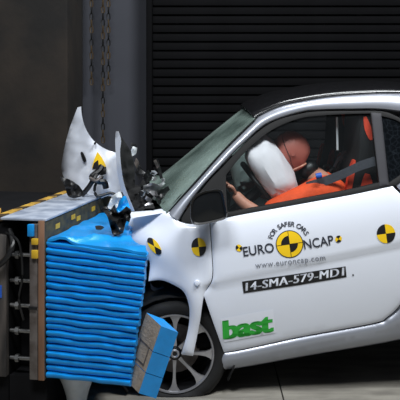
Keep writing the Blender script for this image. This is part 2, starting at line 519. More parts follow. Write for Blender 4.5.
# bolts across the gap
hexp = [(math.cos(PI / 3 * i), math.sin(PI / 3 * i)) for i in range(6)]
for zc in (0.30, 0.432, 0.555, 0.675, 0.80):
    for yy in (0.03, 0.5, 0.95):
        b = tube('bolt', [(-0.20, yy, zc), (-0.078, yy, zc)], 0.010, M['bolt'], bar, 10)
        nv = [( -0.172 + dx, yy + c * .02, zc + s * .02) for dx in (0, .018) for c, s in hexp]
        mesh('nut', nv, [tuple(range(6))[::-1], tuple(range(6, 12))] + [(i, (i + 1) % 6, 6 + (i + 1) % 6, 6 + i) for i in range(6)], M['bolt'], b, smooth=False)
box('gap_shade_fill', -0.20, -0.08, 0.16, 1.0, ZB, 0.95, M['baseblack'], bar)  # black filler added behind the bolts, standing in for shade in the gap
box('base_frame', -0.20, -0.01, 0.02, 1.0, 0.0, ZB - 0.006, M['baseblack'], bar)
tube('cable', spline3([(-0.20, 0.02, .92), (-0.16, -0.035, .86), (-0.19, -0.06, .79), (-0.27, -0.06, .745), (-0.34, -0.04, .80), (-0.40, 0.02, .88)]), 0.014, M['blackp'], bar)
tube('cable', spline3([(-0.21, 0.0, .91), (-0.13, -0.03, .87), (-0.11, -0.035, .72), (-0.13, -0.03, .60), (-0.11, -0.02, .50)]), 0.006, M['blackp'], bar, 6)
# bumper element: three honeycomb segments still hanging at the corner of the block
E = P(161, 326, 4.08); A = Vector((-.072, .075, .042)); B_ = Vector((.078, .062, -.048)); Lv = Vector((-.104, .01, -.315))
core_v = []
def prism(t0, t1, ins, mset):
    c = []
    for t in (t0, t1):
        o = E + Lv * t
        for a, b in ((ins, ins), (1 - ins, ins), (1 - ins, 1 - ins), (ins, 1 - ins)):
            c.append(BI @ (o + A * a + B_ * b))
    return c
qf = [(0, 3, 2, 1), (4, 5, 6, 7), (0, 1, 5, 4), (1, 2, 6, 5), (2, 3, 7, 6), (3, 0, 4, 7)]
be = mesh('bumper_element', prism(0.03, 0.97, .06, None), qf, M['darkwell'], bar, smooth=False)
be['label'] = 'loose tilted bumper bar of blue and bare honeycomb segments'
for t0, t1 in ((0, .375), (.385, .69), (.70, 1.0)):
    s = mesh('honeycomb_segment', prism(t0, t1, 0, None), qf, [M['blue'], M['tan']], be, smooth=False)
    for p in s.data.polygons:
        nn = BM.to_3x3() @ p.normal
        p.material_index = 1 if abs(nn.dot((A.cross(Lv)).normalized())) > .8 else 0
# little recessed label frame on the bare face
def onA(t, a, off=-0.02): return BI @ (E + Lv * t + A * a + B_ * off)
fr = []
for t0, t1, a0, a1 in ((.36, .385, .2, .85), (.62, .645, .2, .85), (.36, .645, .2, .25), (.36, .645, .8, .85)):
    b = len(fr)
    vsx = [onA(t0, a0), onA(t0, a1), onA(t1, a1), onA(t1, a0), onA(t0, a0, .01), onA(t0, a1, .01), onA(t1, a1, .01), onA(t1, a0, .01)]
    mesh('clip_frame', vsx, qf, M['steel'], be, smooth=False)

# block behind the barrier plates
blk = empty('barrier_block', label='heavy grey block carrying the crash barrier plates on long bolts', cat='block')
blk.matrix_world = BM
box('face_board', -0.62, -0.202, -0.02, 0.02, ZB - .004, 0.90, M['block'], blk, bevel=0.004)
box('block_body', -1.3, -0.204, 0.022, 1.1, 0.0, 0.955, M['baseblack'], blk, bevel=0.01)
box('yellow_strip', -0.262, -0.255, -0.0235, -0.0205, ZB + .02, 0.84, M['tapeyellow'], blk)
box('blue_mark', -0.235, -0.222, -0.0235, -0.0205, .60, .66, M['bluecap'], blk)
box('hazard_rail', -1.3, -0.28, -0.02, 0.10, 0.957, 1.012, M['yellow'], blk, bevel=0.004)

# white torn plastic panel standing under the barrier
V = []; Fc = []
for i in range(9):
    t = i / 8; z = 0.0 + 0.205 * t
    for k in range(15):
        a = PI * (0.02 + 0.96 * k / 14)
        r = 0.035 + 0.055 * t ** 2.0
        V.append((-r * math.cos(a) * 1.1, 0.10 - 0.10 * math.sin(a) * (0.6 + .4 * t), z))
for i in range(8):
    for k in range(14): Fc.append((i * 15 + k, i * 15 + k + 1, (i + 1) * 15 + k + 1, (i + 1) * 15 + k))
o = mesh('curved_plastic_panel', V, Fc, M['whiteplastic'])
sd = o.modifiers.new('thickness', 'SOLIDIFY'); sd.thickness = 0.006
o.location = (P(76, 395, 4.33).x, 4.27, 0.004)
tag(o, 'pale curved plastic panel standing on the floor under the blue block', 'panel')

# ================================================================== CAR
TH = math.radians(11); PH = math.radians(0.5)
ex = Vector((math.cos(PH) * math.cos(TH), math.sin(PH) * math.cos(TH), math.sin(TH)))
ey = Vector((-math.sin(PH), math.cos(PH), 0)); ez = ex.cross(ey)
CO = P(172, 395, 4.5); CO.z = 0.034
CM = Matrix(((ex.x, ey.x, ez.x, CO.x), (ex.y, ey.y, ez.y, CO.y), (ex.z, ey.z, ez.z, CO.z), (0, 0, 0, 1)))
CI = CM.inverted()
car = empty('car', label='white and silver two-seat car with crushed nose against the blue barrier', cat='car')
car.matrix_world = CM
CC = CI @ Vector((0, 0, CAMZ))          # camera in car space
W = 1.62
def sst(a, b, x):
    t = max(0, min(1, (x - a) / (b - a))); return t * t * (3 - 2 * t)
def side(x, z):
    """lateral position of the body side at (x, z), 0 = widest"""
    w_ = 0.0
    if z < .55: w_ += 0.05 * ((.55 - z) / .4) ** 2
    if z > .60: w_ += 0.055 * ((min(z, .86) - .60) / .26) ** 2.4
    if z > .86: w_ += (z - .86) * 0.40
    cz = .512 + .02 * x
    if x > .18: w_ += 0.012 * (1 - sst(cz - .02, cz + .004, z)) * sst(.18, .3, x)
    if x < .25: w_ += 0.20 * ((.25 - x) / .5) ** 2
    if x > 1.5: w_ += 0.16 * ((x - 1.5) / .8) ** 2
    return w_
def loc(u, v, w_):
    d = CI.to_3x3() @ Vector(((u - 200) / F, 1, -(v - HOR) / F))
    t = (w_ - CC.y) / d.y
    return CC + d * t
def surf(u, v, off=0.0):
    q = loc(u, v, 0.0)
    for _ in range(6): q = loc(u, v, side(q.x, q.z) + off)
    return q
def xz(pt):
    q = surf(pt[0], pt[1]); return (q.x, q.z) + tuple(pt[2:])
def panel(name, outline, m, parent, thick=0.02, off=0.0, spacing=0.028, roll=0.005, fn=None, mirror=False, holes=(), step=0.015, rd=0.018):
    poly = catmull([xz(p) for p in outline], True, step)
    hs = [catmull([xz(p) for p in h], True, step) for h in holes]
    vs, tr, bd = fill2d(poly, spacing, hs, (rd * .35, rd) if (roll and not mirror) else ())
    ds = {}
    def pos(q, b, back):
        y = side(q[0], q[1]) + off
        if roll and not mirror:
            k = (round(q[0], 6), round(q[1], 6))
            if k not in ds: ds[k] = seg_dist(q, [poly] + hs)
            y += roll * (1 - min(1, ds[k] / rd)) ** 2
        if fn: y += fn(q[0], q[1])
        if back: y += thick
        if mirror: y = W - y
        return Vector((q[0], y, q[1]))
    return thick_mesh(name, vs, tr, bd, lambda q, b: pos(q, b, False), lambda q, b: pos(q, b, True), m, parent)

# ---- body side
door_pts = [(210.3, 223, 1), (232, 217), (300, 204.5), (350, 195.5), (393, 186.5, 1), (404, 200), (411, 230), (413, 260), (409, 287), (400, 305), (387, 317.5), (373, 323.5), (300, 337), (245, 349), (224, 352.5, 1), (213, 322), (203.6, 295, 1), (212.7, 279), (212.2, 252)]
fender_pts = [(131, 217, 1), (148, 214), (165, 211.5), (172, 214), (179, 222, 1), (190, 224.5), (209.5, 223.5, 1), (211.5, 252), (212, 278), (204, 296), (199.5, 325), (193, 356, 1), (181, 354, 1), (187, 335), (189.5, 318), (188.5, 304), (183.5, 292), (173, 285), (161, 280.5), (148.5, 281, 1), (149.5, 262), (141, 251), (125, 235, 1)]
def dent(x, z):
    # buckled front: shallow waves and the fold over the wheel
    f = sst(.25, -.05, x)
    return f * (0.010 * math.sin(z * 22 + x * 9) + 0.022 * noise.noise(Vector((x * 6, z * 6, 3)))) + 0.006 * sst(.30, .22, x) * math.sin((x + z * .4) * 26) * sst(.85, .6, z)
car_door = panel('door', door_pts, M['white'], car, 0.03)
fender = panel('front_fender', fender_pts, M['white'], car, 0.012, fn=dent, spacing=0.02, roll=0.008)
# fender lip folded up to the torn hood
lip = sheet('fender_lip', [(130, 212.5, 1), (150, 211), (163, 209, 1), (166, 212), (148, 215.5), (131, 218, 1)], lambda u, v: 4.60 - (v - 212) * .012, 0.02, M['white'], car, 3, inv=CI)
b = loc(197, 282.5, side(.3, .5) - 0.01)
lathe('jack_bolt', [(0.0, -.02), (.012, -.018), (.016, -.010), (.016, .02), (0, .02)], M['white'], car, 14, b)
# silver safety cell: pillar and roof rail
def strip(name, up, lo, m, mirror=False, N=70, K=10, bul=0.030):
    def resample(pts):
        q = catmull([xz(p) for p in pts], False, .004)
        L = [0]
        for i in range(1, len(q)): L.append(L[-1] + (q[i] - q[i - 1]).length)
        out = []; j = 0
        for i in range(N + 1):
            t = L[-1] * i / N
            while j < len(L) - 2 and L[j + 1] < t: j += 1
            f = (t - L[j]) / max(1e-9, L[j + 1] - L[j]); out.append(q[j].lerp(q[j + 1], min(1, f)))
        return out
    a_, b_ = resample(up), resample(lo); V = []; Fc = []; n = K + 3
    for p, q in zip(a_, b_):
        for k in range(K + 1):
            t = k / K; r = p.lerp(q, t)
            V.append(Vector((r.x, side(r.x, r.y) + .022 - bul * math.sqrt(max(0, 1 - (2 * t - 1) ** 2)), r.y)))
        for r in (q, p): V.append(Vector((r.x, side(r.x, r.y) + .065, r.y)))
    for i in range(N):
        for k in range(n): Fc.append((i * n + k, i * n + (k + 1) % n, (i + 1) * n + (k + 1) % n, (i + 1) * n + k))
    Fc.append(tuple(range(n))); Fc.append(tuple(N * n + k for k in reversed(range(n))))
    if mirror: V = [Vector((v.x, W - v.y, v.z)) for v in V]
    return mesh(name, V, Fc, m, car)
rail_up = [(167.5, 213), (183, 196.5), (197, 181.5), (222, 153.5), (243, 132.5), (254, 121.8), (262, 115), (282, 106), (302, 101.5), (330, 97), (360, 94.5), (400, 93.5), (450, 99), (495, 112), (535, 138), (560, 168)]
rail_lo = [(179, 221), (190, 203), (205, 184), (221, 167), (235, 152), (247, 141), (258, 131), (272, 122), (300, 113), (320, 110.5), (350, 110), (384, 110.5), (440, 119), (480, 130), (515, 150), (545, 178)]
strip('windshield_seal', [(164.5, 212), (180, 194.5), (194, 180), (219, 152), (240, 131), (253, 119)], [(168.5, 213.5), (184, 197), (198, 182), (223, 154), (244, 133), (256, 121)], M['seal'], bul=.02, K=4, N=40)
strip('roof_rail', rail_up, rail_lo, M['silver'])
strip('roof_rail', rail_up, rail_lo, M['silver'], True)
sill_pts = [(219, 361), (223, 353.5, 1), (245, 350), (300, 338), (375, 324.5), (388, 318.5), (401.5, 305.5), (410, 288), (414, 260), (414, 230), (407, 200), (397, 186, 1), (409, 175), (417, 155), (415, 135), (409, 123, 1), (416, 114, 1), (440, 119), (480, 130), (515, 150), (545, 178, 1), (575, 200), (597, 235), (596, 275, 1), (583, 283, 1), (577, 250), (555, 222), (521, 211), (487, 222), (463, 252), (458, 285), (462, 308), (455, 325, 1), (400, 340), (300, 357.5), (232, 369.5), (220, 368)]
def sillfn(x, z): return 0.02 * sst(.12, .2, z) * sst(1.5, 1.2, x) - .012
panel('sill', sill_pts, M['silver'], car, 0.05, fn=sillfn, roll=0.02, spacing=0.025, rd=.03)
panel('sill', sill_pts, M['silver'], car, 0.05, fn=sillfn, roll=0.012, spacing=0.04, mirror=True)
panel('door', door_pts, M['white'], car, 0.03, mirror=True, spacing=0.05)
# window surround
frame_out = [(181.5, 219), (206, 185), (222, 168), (248, 141), (272.5, 122.5), (300, 114), (320, 111.5), (350, 111), (383, 111.5), (398, 117), (409, 123), (414, 135), (416, 155), (408, 175), (396, 186, 1), (390, 186.5), (350, 195.5), (300, 204.5), (232, 217), (211, 223), (190, 223.5, 1)]
win_hole = [(227.5, 213, 1), (226, 180), (229.5, 171), (250, 147.5), (274, 129), (300, 118.5), (322, 115.5), (350, 114), (371, 113.5, 1), (379.5, 183, 1), (350, 190), (300, 199.5)]
q_hole = [(382, 116, 1), (396, 120), (406, 127), (411, 140), (411, 156), (404, 172), (389.5, 183, 1)]
panel('window_frame', frame_out, M['seal'], car_door, 0.03, off=0.008, roll=0.002, holes=[win_hole, q_hole], spacing=0.03)
panel('window_frame', frame_out, M['seal'], car, 0.03, off=0.008, roll=0.002, holes=[win_hole, q_hole], spacing=0.05, mirror=True)
panel('b_pillar', [(371.5, 112.5, 1), (381.5, 113.5, 1), (389, 185, 1), (380, 186.5, 1)], M['pillar'], car, 0.01, off=0.004, roll=0.003, rd=.01, spacing=.03)
panel('window_glass', win_hole, M['sideglass'], car_door, 0.004, off=0.022, roll=0, spacing=0.05)
panel('quarter_glass', q_hole, M['quarter'], car, 0.004, off=0.020, roll=0, spacing=0.04)
panel('quarter_glass', q_hole, M['quarter'], car, 0.004, off=0.020, roll=0, spacing=0.06, mirror=True)

# ---- lofted skins between the two sides
def loft(name, near_px, m, bulge, parent=car, off=0.0, NT=18, thick=0.012, flatfun=None, endz=0.0):
    near = [surf(u, v, off) for u, v in near_px]
    near = spline3(near, 5)
    V = []; Fc = []; n = len(near)
    for i, p in enumerate(near):
        t = near[min(i + 1, n - 1)] - near[max(i - 1, 0)]
        nn = Vector((-t.z, 0, t.x)).normalized()
        if nn.z < 0 and abs(nn.z) > .2: nn = -nn
        far = Vector((p.x, W - p.y, p.z))
        for k in range(NT + 1):
            s = k / NT
            bb = (bulge(i / (n - 1)) if callable(bulge) else bulge) * (1 - (2 * s - 1) ** 2) ** 0.8
            V.append(p.lerp(far, s) + nn * bb)
    for i in range(n - 1):
        for k in range(NT): Fc.append((i * (NT + 1) + k, i * (NT + 1) + k + 1, (i + 1) * (NT + 1) + k + 1, (i + 1) * (NT + 1) + k))
    o = mesh(name, V, Fc, m, parent)
    md = o.modifiers.new('thickness', 'SOLIDIFY'); md.thickness = thick; md.offset = 0
    return o
loft('windshield', [(255, 118.5), (240, 132.5), (219, 154), (194, 182), (171, 208), (166.5, 213.5)], M['windshield'], lambda t: .03 + .12 * t ** 1.6, thick=0.006)
loft('roof', [(254, 118), (262, 113), (283, 105), (303, 100.5), (330, 96), (360, 93.5), (400, 92.5), (450, 98), (495, 111)], M['roof'], 0.055, off=0.012)
loft('tailgate', [(497, 112), (535, 138), (560, 168), (577, 200), (597, 235), (596, 275)], M['white'], 0.06, off=0.012)

# ---- mirror
def mirror_v():
    V = []; Fc = []
    out = catmull([(191, 204), (195, 196.5), (204, 191.5), (216, 189.5, 0), (222, 191.5), (225, 204), (226, 217), (215, 221.5), (197, 224.5), (191.5, 220)], True, 2.0)
    c = Vector((208, 207)); n = len(out)
    base = -0.125
    rings = [(1.0, base), (1.03, base + .02), (1.0, base + .06), (.86, base + .10), (.55, base + .115)]
    for sc, w_ in rings:
        for q in out:
            r = c + (q - c) * sc; V.append(loc(r.x, r.y, w_))
    for i in range(len(rings) - 1):
        for k in range(n): Fc.append((i * n + k, i * n + (k + 1) % n, (i + 1) * n + (k + 1) % n, (i + 1) * n + k))
    Fc.append(tuple((len(rings) - 1) * n + k for k in range(n)))
    # rim turning in to the face
    b0_ = len(V)
    for q in out: r = c + (q - c) * .90; V.append(loc(r.x, r.y, base + .006))
    for q in out: r = c + (q - c) * .88; V.append(loc(r.x, r.y, base + .016))
    for k in range(n):
        Fc.append((k, b0_ + k, b0_ + (k + 1) % n, (k + 1) % n))
        Fc.append((b0_ + k, b0_ + n + k, b0_ + n + (k + 1) % n, b0_ + (k + 1) % n))
    h = mesh('side_mirror', V, Fc, M['blackp'], car)
    f = [loc(*(c + (q - c) * .885), base + .013) for q in out]
    ctr = loc(c.x, c.y, base + .006)
    mesh('mirror_face', f + [ctr], [(k, (k + 1) % n, n) for k in range(n)], M['mirror'], h)
    tube('mirror_arm', [loc(208, 214, base + .09), loc(212, 216, 0.0), loc(213, 216, .04)], .03, M['blackp'], h, 12)
mirror_v()

# ---- front wheel (tyre squashed flat on the floor)
WC = loc(175, 349, 0.16)
wheel = empty('front_wheel', WC, parent=car)
WMI = Matrix.Translation(-WC)
def squash(v):
    p = CM @ (v + WC)
    if p.z < 0.004:
        k = 0.004 - p.z; p.z = 0.004; p = p + ex * (0.25 * k * (1 if v.x > 0 else -1)) - ey * k * .4 * (1 if v.y < 0 else -1)
        p.z = max(p.z, .003)
    return CI @ p - WC
lathe('tyre', [(.200, -.075), (.212, -.088), (.235, -.094), (.258, -.088), (.276, -.066), (.283, -.03), (.284, .03), (.276, .066), (.258, .088), (.235, .094), (.212, .088), (.200, .075), (.195, 0), (.200, -.075)], M['rubber'], wheel, 64, mod=squash)
rim = lathe('rim', [(.198, -.088), (.204, -.090), (.207, -.084), (.200, -.074), (.194, -.080), (.198, -.088)], M['alloy'], wheel, 56)
lathe('rim_barrel', [(.200, -.078), (.190, -.040), (.186, .06), (.2, .085), (.204, .07), (.2, -.07), (.200, -.078)], M['baseblack'], wheel, 56)
lathe('brake_disc', [(0.0, .02), (.13, .02), (.13, .035), (0, .035)], M['steel'], wheel, 30)
lathe('wheel_well_disc', [(0.0, .055), (.188, .055), (.188, .06), (0, .06)], M['baseblack'], wheel, 30)
lathe('hub_cap', [(0.0, -.078), (.012, -.080), (.026, -.078), (.030, -.070), (.034, -.055), (.045, -.03), (.045, .01), (0, .01)], M['blackp'], wheel, 24)
lathe('hub_ring', [(.012, -.0805), (.018, -.084), (.024, -.0805)], M['alloy'], wheel, 24)
def spoke(an):
    # flat spoke that forks into a Y at the rim
    pr = [(.036, .010), (.09, .007), (.130, .0075), (.160, .012), (.182, .021), (.197, .036)]
    V = []; Fc = []
    dirv = Vector((math.cos(an), 0, math.sin(an))); sd_ = Vector((-math.sin(an), 0, math.cos(an)))
    for r, h in pr:
        y = -.066 - .012 * (r / .2)
        for s in (-1, 1):
            V.append(dirv * r + sd_ * s * h + Vector((0, y, 0)))
        for s in (1, -1):
            V.append(dirv * r + sd_ * s * h * .8 + Vector((0, y + .028, 0)))
    for i in range(len(pr) - 1):
        for k in range(4): Fc.append((i * 4 + k, i * 4 + (k + 1) % 4, i * 4 + 4 + (k + 1) % 4, i * 4 + 4 + k))
    Fc.append((0, 1, 2, 3)); Fc.append(tuple(len(pr) * 4 - 4 + k for k in (3, 2, 1, 0)))
    s = mesh('spoke', V, Fc, M['alloy'], wheel)
    # dark window at the fork
    t = [dirv * .158 + Vector((0, -.0785, 0)), dirv * .194 + sd_ * .028 + Vector((0, -.081, 0)), dirv * .194 - sd_ * .028 + Vector((0, -.081, 0))]
    t += [p + Vector((0, .004, 0)) for p in t]
for k in range(8): spoke(math.radians(258 + 45 * k))
# rear wheels and far front wheel, same construction
def copy_tree(o, parent):
    c = o.copy(); COL.objects.link(c); c.parent = parent
    for ch in list(o.children): copy_tree(ch, c)
    return c
rw = copy_tree(wheel, car); rw.name = 'rear_wheel'; rw.location = (1.79, .16, .30)
rw = copy_tree(wheel, car); rw.name = 'rear_wheel'; rw.location = (1.79, W - .16, .30); rw.rotation_euler = (0, 0, PI)
rw = copy_tree(wheel, car); rw.name = 'front_wheel'; rw.location = (WC.x + .08, W - .16, WC.z + .06)
# wheel-arch liner
V = []; Fc = []
for i in range(19):
    a = math.radians(-40 + 250 * i / 18)
    for y in (.075, .16, .40):
        V.append(WC + Vector((math.cos(a) * .325, y - .16, math.sin(a) * (.315 if y > .1 else .30))))
for i in range(18):
    for k in range(2): Fc.append((i * 3 + k, i * 3 + 3 + k, i * 3 + 4 + k, i * 3 + 1 + k))
nb_ = len(V)
o = mesh('wheel_arch_liner', V, Fc, M['darkwell'], car)
o.modifiers.new('thickness', 'SOLIDIFY').thickness = .008
c0 = WC + Vector((0, .28, 0))
lathe('wheel_arch_back', [(0, 0), (.33, 0), (.33, .02), (0, .02)], M['baseblack'], car, 24, c0)
# rag of torn liner in the arch
sheet('torn_liner_edge', [(150, 282, 1), (154, 287), (160, 288), (163, 286, 1), (166, 290, 1), (158, 292), (151, 289, 1)], lambda u, v: 4.72, .004, M['belt'], car, 3, inv=CI)

# ---- underbody, floor and firewall
box('floor_pan', .16, 2.1, .14, W - .14, .16, .23, M['baseblack'], car, bevel=.01)
box('firewall', .08, .20, .20, W - .20, .23, .74, M['baseblack'], car, bevel=.01)
box('rear_bulkhead', 1.62, 1.70, .2, W - .2, .23, 1.05, M['seat'], car, bevel=.01)
# dashboard
V = []; Fc = []
dp = [(.20, .50), (.15, .70), (.18, .82), (.30, .86), (.44, .83), (.50, .74), (.46, .60), (.36, .50)]
for y in (.16, .5, .81, 1.1, W - .16):
    V += [(x + .02 * math.sin(y * 5), y, z) for x, z in dp]
nd = len(dp)
for i in range(4):
    for k in range(nd): Fc.append((i * nd + k, i * nd + (k + 1) % nd, (i + 1) * nd + (k + 1) % nd, (i + 1) * nd + k))
Fc.append(tuple(range(nd))); Fc.append(tuple(4 * nd + k for k in reversed(range(nd))))
mesh('dashboard', V, Fc, M['dash'], car)
# steering wheel
sc_ = loc(262, 188, .42)
V = []; Fc = []; S, T = 36, 10
axs = Vector((.86, 0, .45)).normalized(); u1 = Vector((0, 1, 0)); u2 = axs.cross(u1)
for i in range(S):
    a = 2 * PI * i / S; dr = u1 * math.cos(a) + u2 * math.sin(a)
    for k in range(T):
        bb = 2 * PI * k / T; V.append(sc_ + dr * (.17 + .016 * math.cos(bb)) + axs * .016 * math.sin(bb))
for i in range(S):
    for k in range(T): Fc.append((i * T + k, i * T + (k + 1) % T, ((i + 1) % S) * T + (k + 1) % T, ((i + 1) % S) * T + k))
sw = mesh('steering_wheel', V, Fc, M['blackp'], car)
tube('steering_column', [sc_, sc_ - axs * .22], .03, M['blackp'], sw)
for a in (0, PI, PI * 1.5):
    tube('wheel_spoke', [sc_, sc_ + (u1 * math.cos(a) + u2 * math.sin(a)) * .168], .013, M['blackp'], sw)

# ---- inflated airbag between head and wheel
def pillow(name, c, e1, e2, e3, m, parent, n=1.0, wr=0.03, inv=CI):
    V = []; Fc = []; S, T = 32, 18
    for i in range(T + 1):
        th = PI * i / T
        for k in range(S):
            ph = 2 * PI * k / S
            x = math.sin(th) * math.cos(ph); y = math.sin(th) * math.sin(ph); z = math.cos(th)
            f = lambda q, p: math.copysign(abs(q) ** p, q)
            x, y, z = f(x, .75), f(y, .75), f(z, .8)
            q = Vector((x, y, z)); nn = 1 + wr * noise.noise(Vector((x * 2.2, y * 2.2, z * 5)))
            V.append(inv @ (c + (e1 * z + e2 * x + e3 * y) * nn))
    for i in range(T):
        for k in range(S): Fc.append((i * S + k, i * S + (k + 1) % S, (i + 1) * S + (k + 1) % S, (i + 1) * S + k))
    return mesh(name, V, Fc, m, parent)
ac = P(270, 167, 4.84)
pillow('airbag', ac, Vector((-.105, 0, .17)), Vector((.087, .03, .048)), Vector((0, .16, 0)), M['airbag'], car, wr=.12)
# side curtain rag at the front of the window
pillow('airbag', P(243, 168, 5.25), Vector((-.02, 0, .13)), Vector((.07, 0, .03)), Vector((0, .12, 0)), M['airbag'], car, wr=.2)

# ---- seats
def seat(yc, front_px):
    root_y = yc
    def L(x, y, z): return Vector((x, y, z))
    s = empty('seat', (1.13, yc, .23), parent=car)
    def slab(name, prof_, hw, m, rnd=.03):
        V = []; Fc = []; n = len(prof_)
        cx = sum(p[0] for p in prof_) / n; cz = sum(p[1] for p in prof_) / n
        cols = [(-hw, .86), (-hw + rnd * .6, .97), (-hw + rnd * 1.6, 1.0), (hw - rnd * 1.6, 1.0), (hw - rnd * .6, .97), (hw, .86)]
        for y, sc in cols:
            V += [(cx + (x - cx) * sc - 1.05, y, cz + (z - cz) * sc - .23) for x, z in prof_]
        for i in range(len(cols) - 1):
            for k in range(n): Fc.append((i * n + k, i * n + (k + 1) % n, (i + 1) * n + (k + 1) % n, (i + 1) * n + k))
        Fc.append(tuple(range(n))[::-1]); Fc.append(tuple((len(cols) - 1) * n + k for k in range(n)))
        return mesh(name, V, Fc, m, s)
    back = [(.97, .45), (1.00, .50), (1.04, .80), (1.12, 1.00), (1.17, 1.19), (1.20, 1.25), (1.26, 1.24), (1.285, 1.15), (1.30, 1.00), (1.28, .80), (1.22, .50), (1.12, .42)]
    slab('backrest', catmull(back, True, .04), .235, M['seat'])
    slab('cushion', catmull([(.62, .40), (.66, .46), (.85, .47), (1.08, .44), (1.10, .36), (.9, .31), (.66, .32)], True, .04), .235, M['seat'])
    box('seat_base', -.30, .08, -.20, .20, 0.0, .10, M['baseblack'], s, bevel=.01)
    # orange trim, stuck along the backrest's sides and face
    for sg in (-1, 1):
        def strip(pts, y0, y1):
            poly_ = catmull([(x, z) + ((1,) if c else ()) for x, z, c in pts], True, .02)
            vs, tr, bd = fill2d(poly_, .03)
            thick_mesh('orange_trim', vs, tr, bd, lambda q, b: Vector((q[0] - 1.05, y0 * sg, q[1] - .23)), lambda q, b: Vector((q[0] - 1.05, y1 * sg, q[1] - .23)), M['seatorange'], s)
        strip([(1.188, 1.12, 0), (1.195, 1.19, 0), (1.210, 1.19, 0), (1.228, 1.10, 0), (1.222, 1.06, 0), (1.205, 1.06, 0)], -.240, -.20)
        strip([(1.075, .76, 1), (1.145, .89, 0), (1.17, .88, 0), (1.175, .77, 1)], -.240, -.20)
        strip([(.985, .70, 1), (1.06, .90, 0), (1.10, .97, 0), (1.10, .93, 0), (1.012, .70, 1)], -.240, -.18)
    return s
seat(.46, None)
seat(W - .46, None)
# seat belt from the pillar over the shoulder
def ribbon(name, pts, wid, up, m, parent):
    pts = spline3(pts, 8); V = []; Fc = []
    for p in pts:
        V += [p + up * wid / 2, p - up * wid / 2, p - up * wid / 2 + Vector((0, .003, 0)), p + up * wid / 2 + Vector((0, .003, 0))]
    for i in range(len(pts) - 1):
        for k in range(4): Fc.append((i * 4 + k, i * 4 + (k + 1) % 4, i * 4 + 4 + (k + 1) % 4, i * 4 + 4 + k))
    Fc.append((0, 1, 2, 3)); Fc.append(tuple(len(pts) * 4 - 4 + k for k in (3, 2, 1, 0)))
    return mesh(name, V, Fc, m, parent)
ribbon('seat_belt', [loc(379, 160, .14), loc(360, 166, .16), loc(343, 174, .18), loc(325, 181, .19), loc(306, 187, .20)], .05, Vector((.2, 0, 1)).normalized(), M['belt'], car)
# thin white upright rod inside the cabin
tube('white_rod', [loc(337, 117, .30), loc(337.5, 150, .30)], .006, M['whiteplastic'], car)
# loose harness and sensors behind the dummy
for u, v, c in ((330, 168, 'seat'), (336, 172, 'dash'), (344, 160, 'belt'), (349, 154, 'belt'), (328, 174, 'seat')):
    q = loc(u, v, .5)
    tube('sensor_cable', spline3([q + Vector((-.06, random.uniform(-.02, .02), -.03)), q + Vector((-.02, 0, .02)), q + Vector((.03, .02, -.01)), q + Vector((.07, 0, .03))]), .009, M[c], car, 6)

# ---- hood torn up into two curved sheets
hd = empty('hood', loc(100, 200, .8), parent=car)
HI = Matrix.Translation(-hd.location) @ CI
def hood_d(u, v):
    return 5.12 + .0010 * (u - 90) ** 2 * .10 + .10 * sst(66, 60, u) - .0016 * (v - 150) - .0035 * (u - 90)
hood_pts = [(77.5, 107.5, 1), (81, 106.5, 1), (81.5, 114), (84, 125), (89, 135), (96, 143), (106, 149.5), (118, 153.5, 1), (122, 170), (124, 190), (121, 199, 1), (108, 196), (98, 199), (86, 193), (76, 190), (67, 182), (62.5, 174), (61.5, 166), (64, 150), (69, 130)]
hp = sheet('outer_panel', hood_pts, hood_d, .012, M['white'], hd, 4, crumple=.012, seed=1.5, inv=HI)
fold_pts = [(115.8, 131.5, 1), (118.5, 131.5, 1), (121, 141), (120, 154), (122.5, 177), (127, 193), (134.5, 211, 1), (130.5, 211, 1), (124, 196), (118.5, 180), (116, 158), (115.2, 140)]
def fold_d(u, v): return 4.92 - .0022 * (v - 131) - .008 * (u - 115 - max(0, v - 165) * .3)
fp = sheet('folded_panel', fold_pts, fold_d, .012, M['white'], hd, 3, inv=HI)
under = [(119, 134, 1), (127, 145, 1), (132, 155), (134.5, 170), (135, 190), (137, 208, 1), (134.5, 210, 1), (127, 193), (122, 176), (119.8, 154)]
sheet('hood_underside', under, lambda u, v: 4.93 + .015 * (u - 118) - .0022 * (v - 131), .01, M['darkwell'], hd, 3, crumple=.05, seed=4, inv=HI)
for pts in ([(94, 142.5), (95.5, 142), (95.5, 144.5), (94, 145)], [(80.5, 153), (82.5, 152.5), (86, 160), (85, 162.5), (82.5, 160)]):
    sheet('bolt_hole', pts, lambda u, v: hood_d(u, v) - .03, .02, M['mkblack'], hd, 2, inv=HI, step=1)

# ---- stickers and lettering
def disc_marker(parent, cu, cv, ru, rv, rot, inner=None, mapf=None, tilt=0.0, ring=True, start=0, names=('yellow_quadrant', 'black_quadrant')):
    """quartered yellow and black target; quadrant k is drawn by angle"""
    for k in range(4):
        V = []; Fc = []
        N = 8; R = (0, .5, 1.0)
        for r in R:
            for i in range(N + 1):
                a = PI / 2 * (k + i / N) + start
                x, y = r * math.cos(a) * ru, r * math.sin(a) * rv
                V.append(mapf(cu + x * math.cos(rot) - y * math.sin(rot), cv - (x * math.sin(rot) + y * math.cos(rot))))
        for j in range(2):
            for i in range(N): Fc.append((j * (N + 1) + i, j * (N + 1) + i + 1, (j + 1) * (N + 1) + i + 1, (j + 1) * (N + 1) + i))
        mesh(names[k % 2], V, Fc, M['mkyellow'] if k % 2 == 0 else M['mkblack'], parent)
def onbody(off=-.0025, fn=None):
    def f(u, v):
        q = surf(u, v, off)
        if fn:
            for _ in range(4): q = loc(u, v, side(q.x, q.z) + fn(q.x, q.z) + off)
        return q
    return f
db = onbody(-.003)
disc_marker(car_door, 386, 233.7, 9.3, 9.5, math.radians(8), mapf=db)
disc_marker(car_door, 239, 248, 3.2, 3.6, math.radians(35), mapf=db)
disc_marker(car_door, 338.5, 239, 3.2, 3.6, math.radians(-35), mapf=db)
fbm = onbody(-.006, dent)
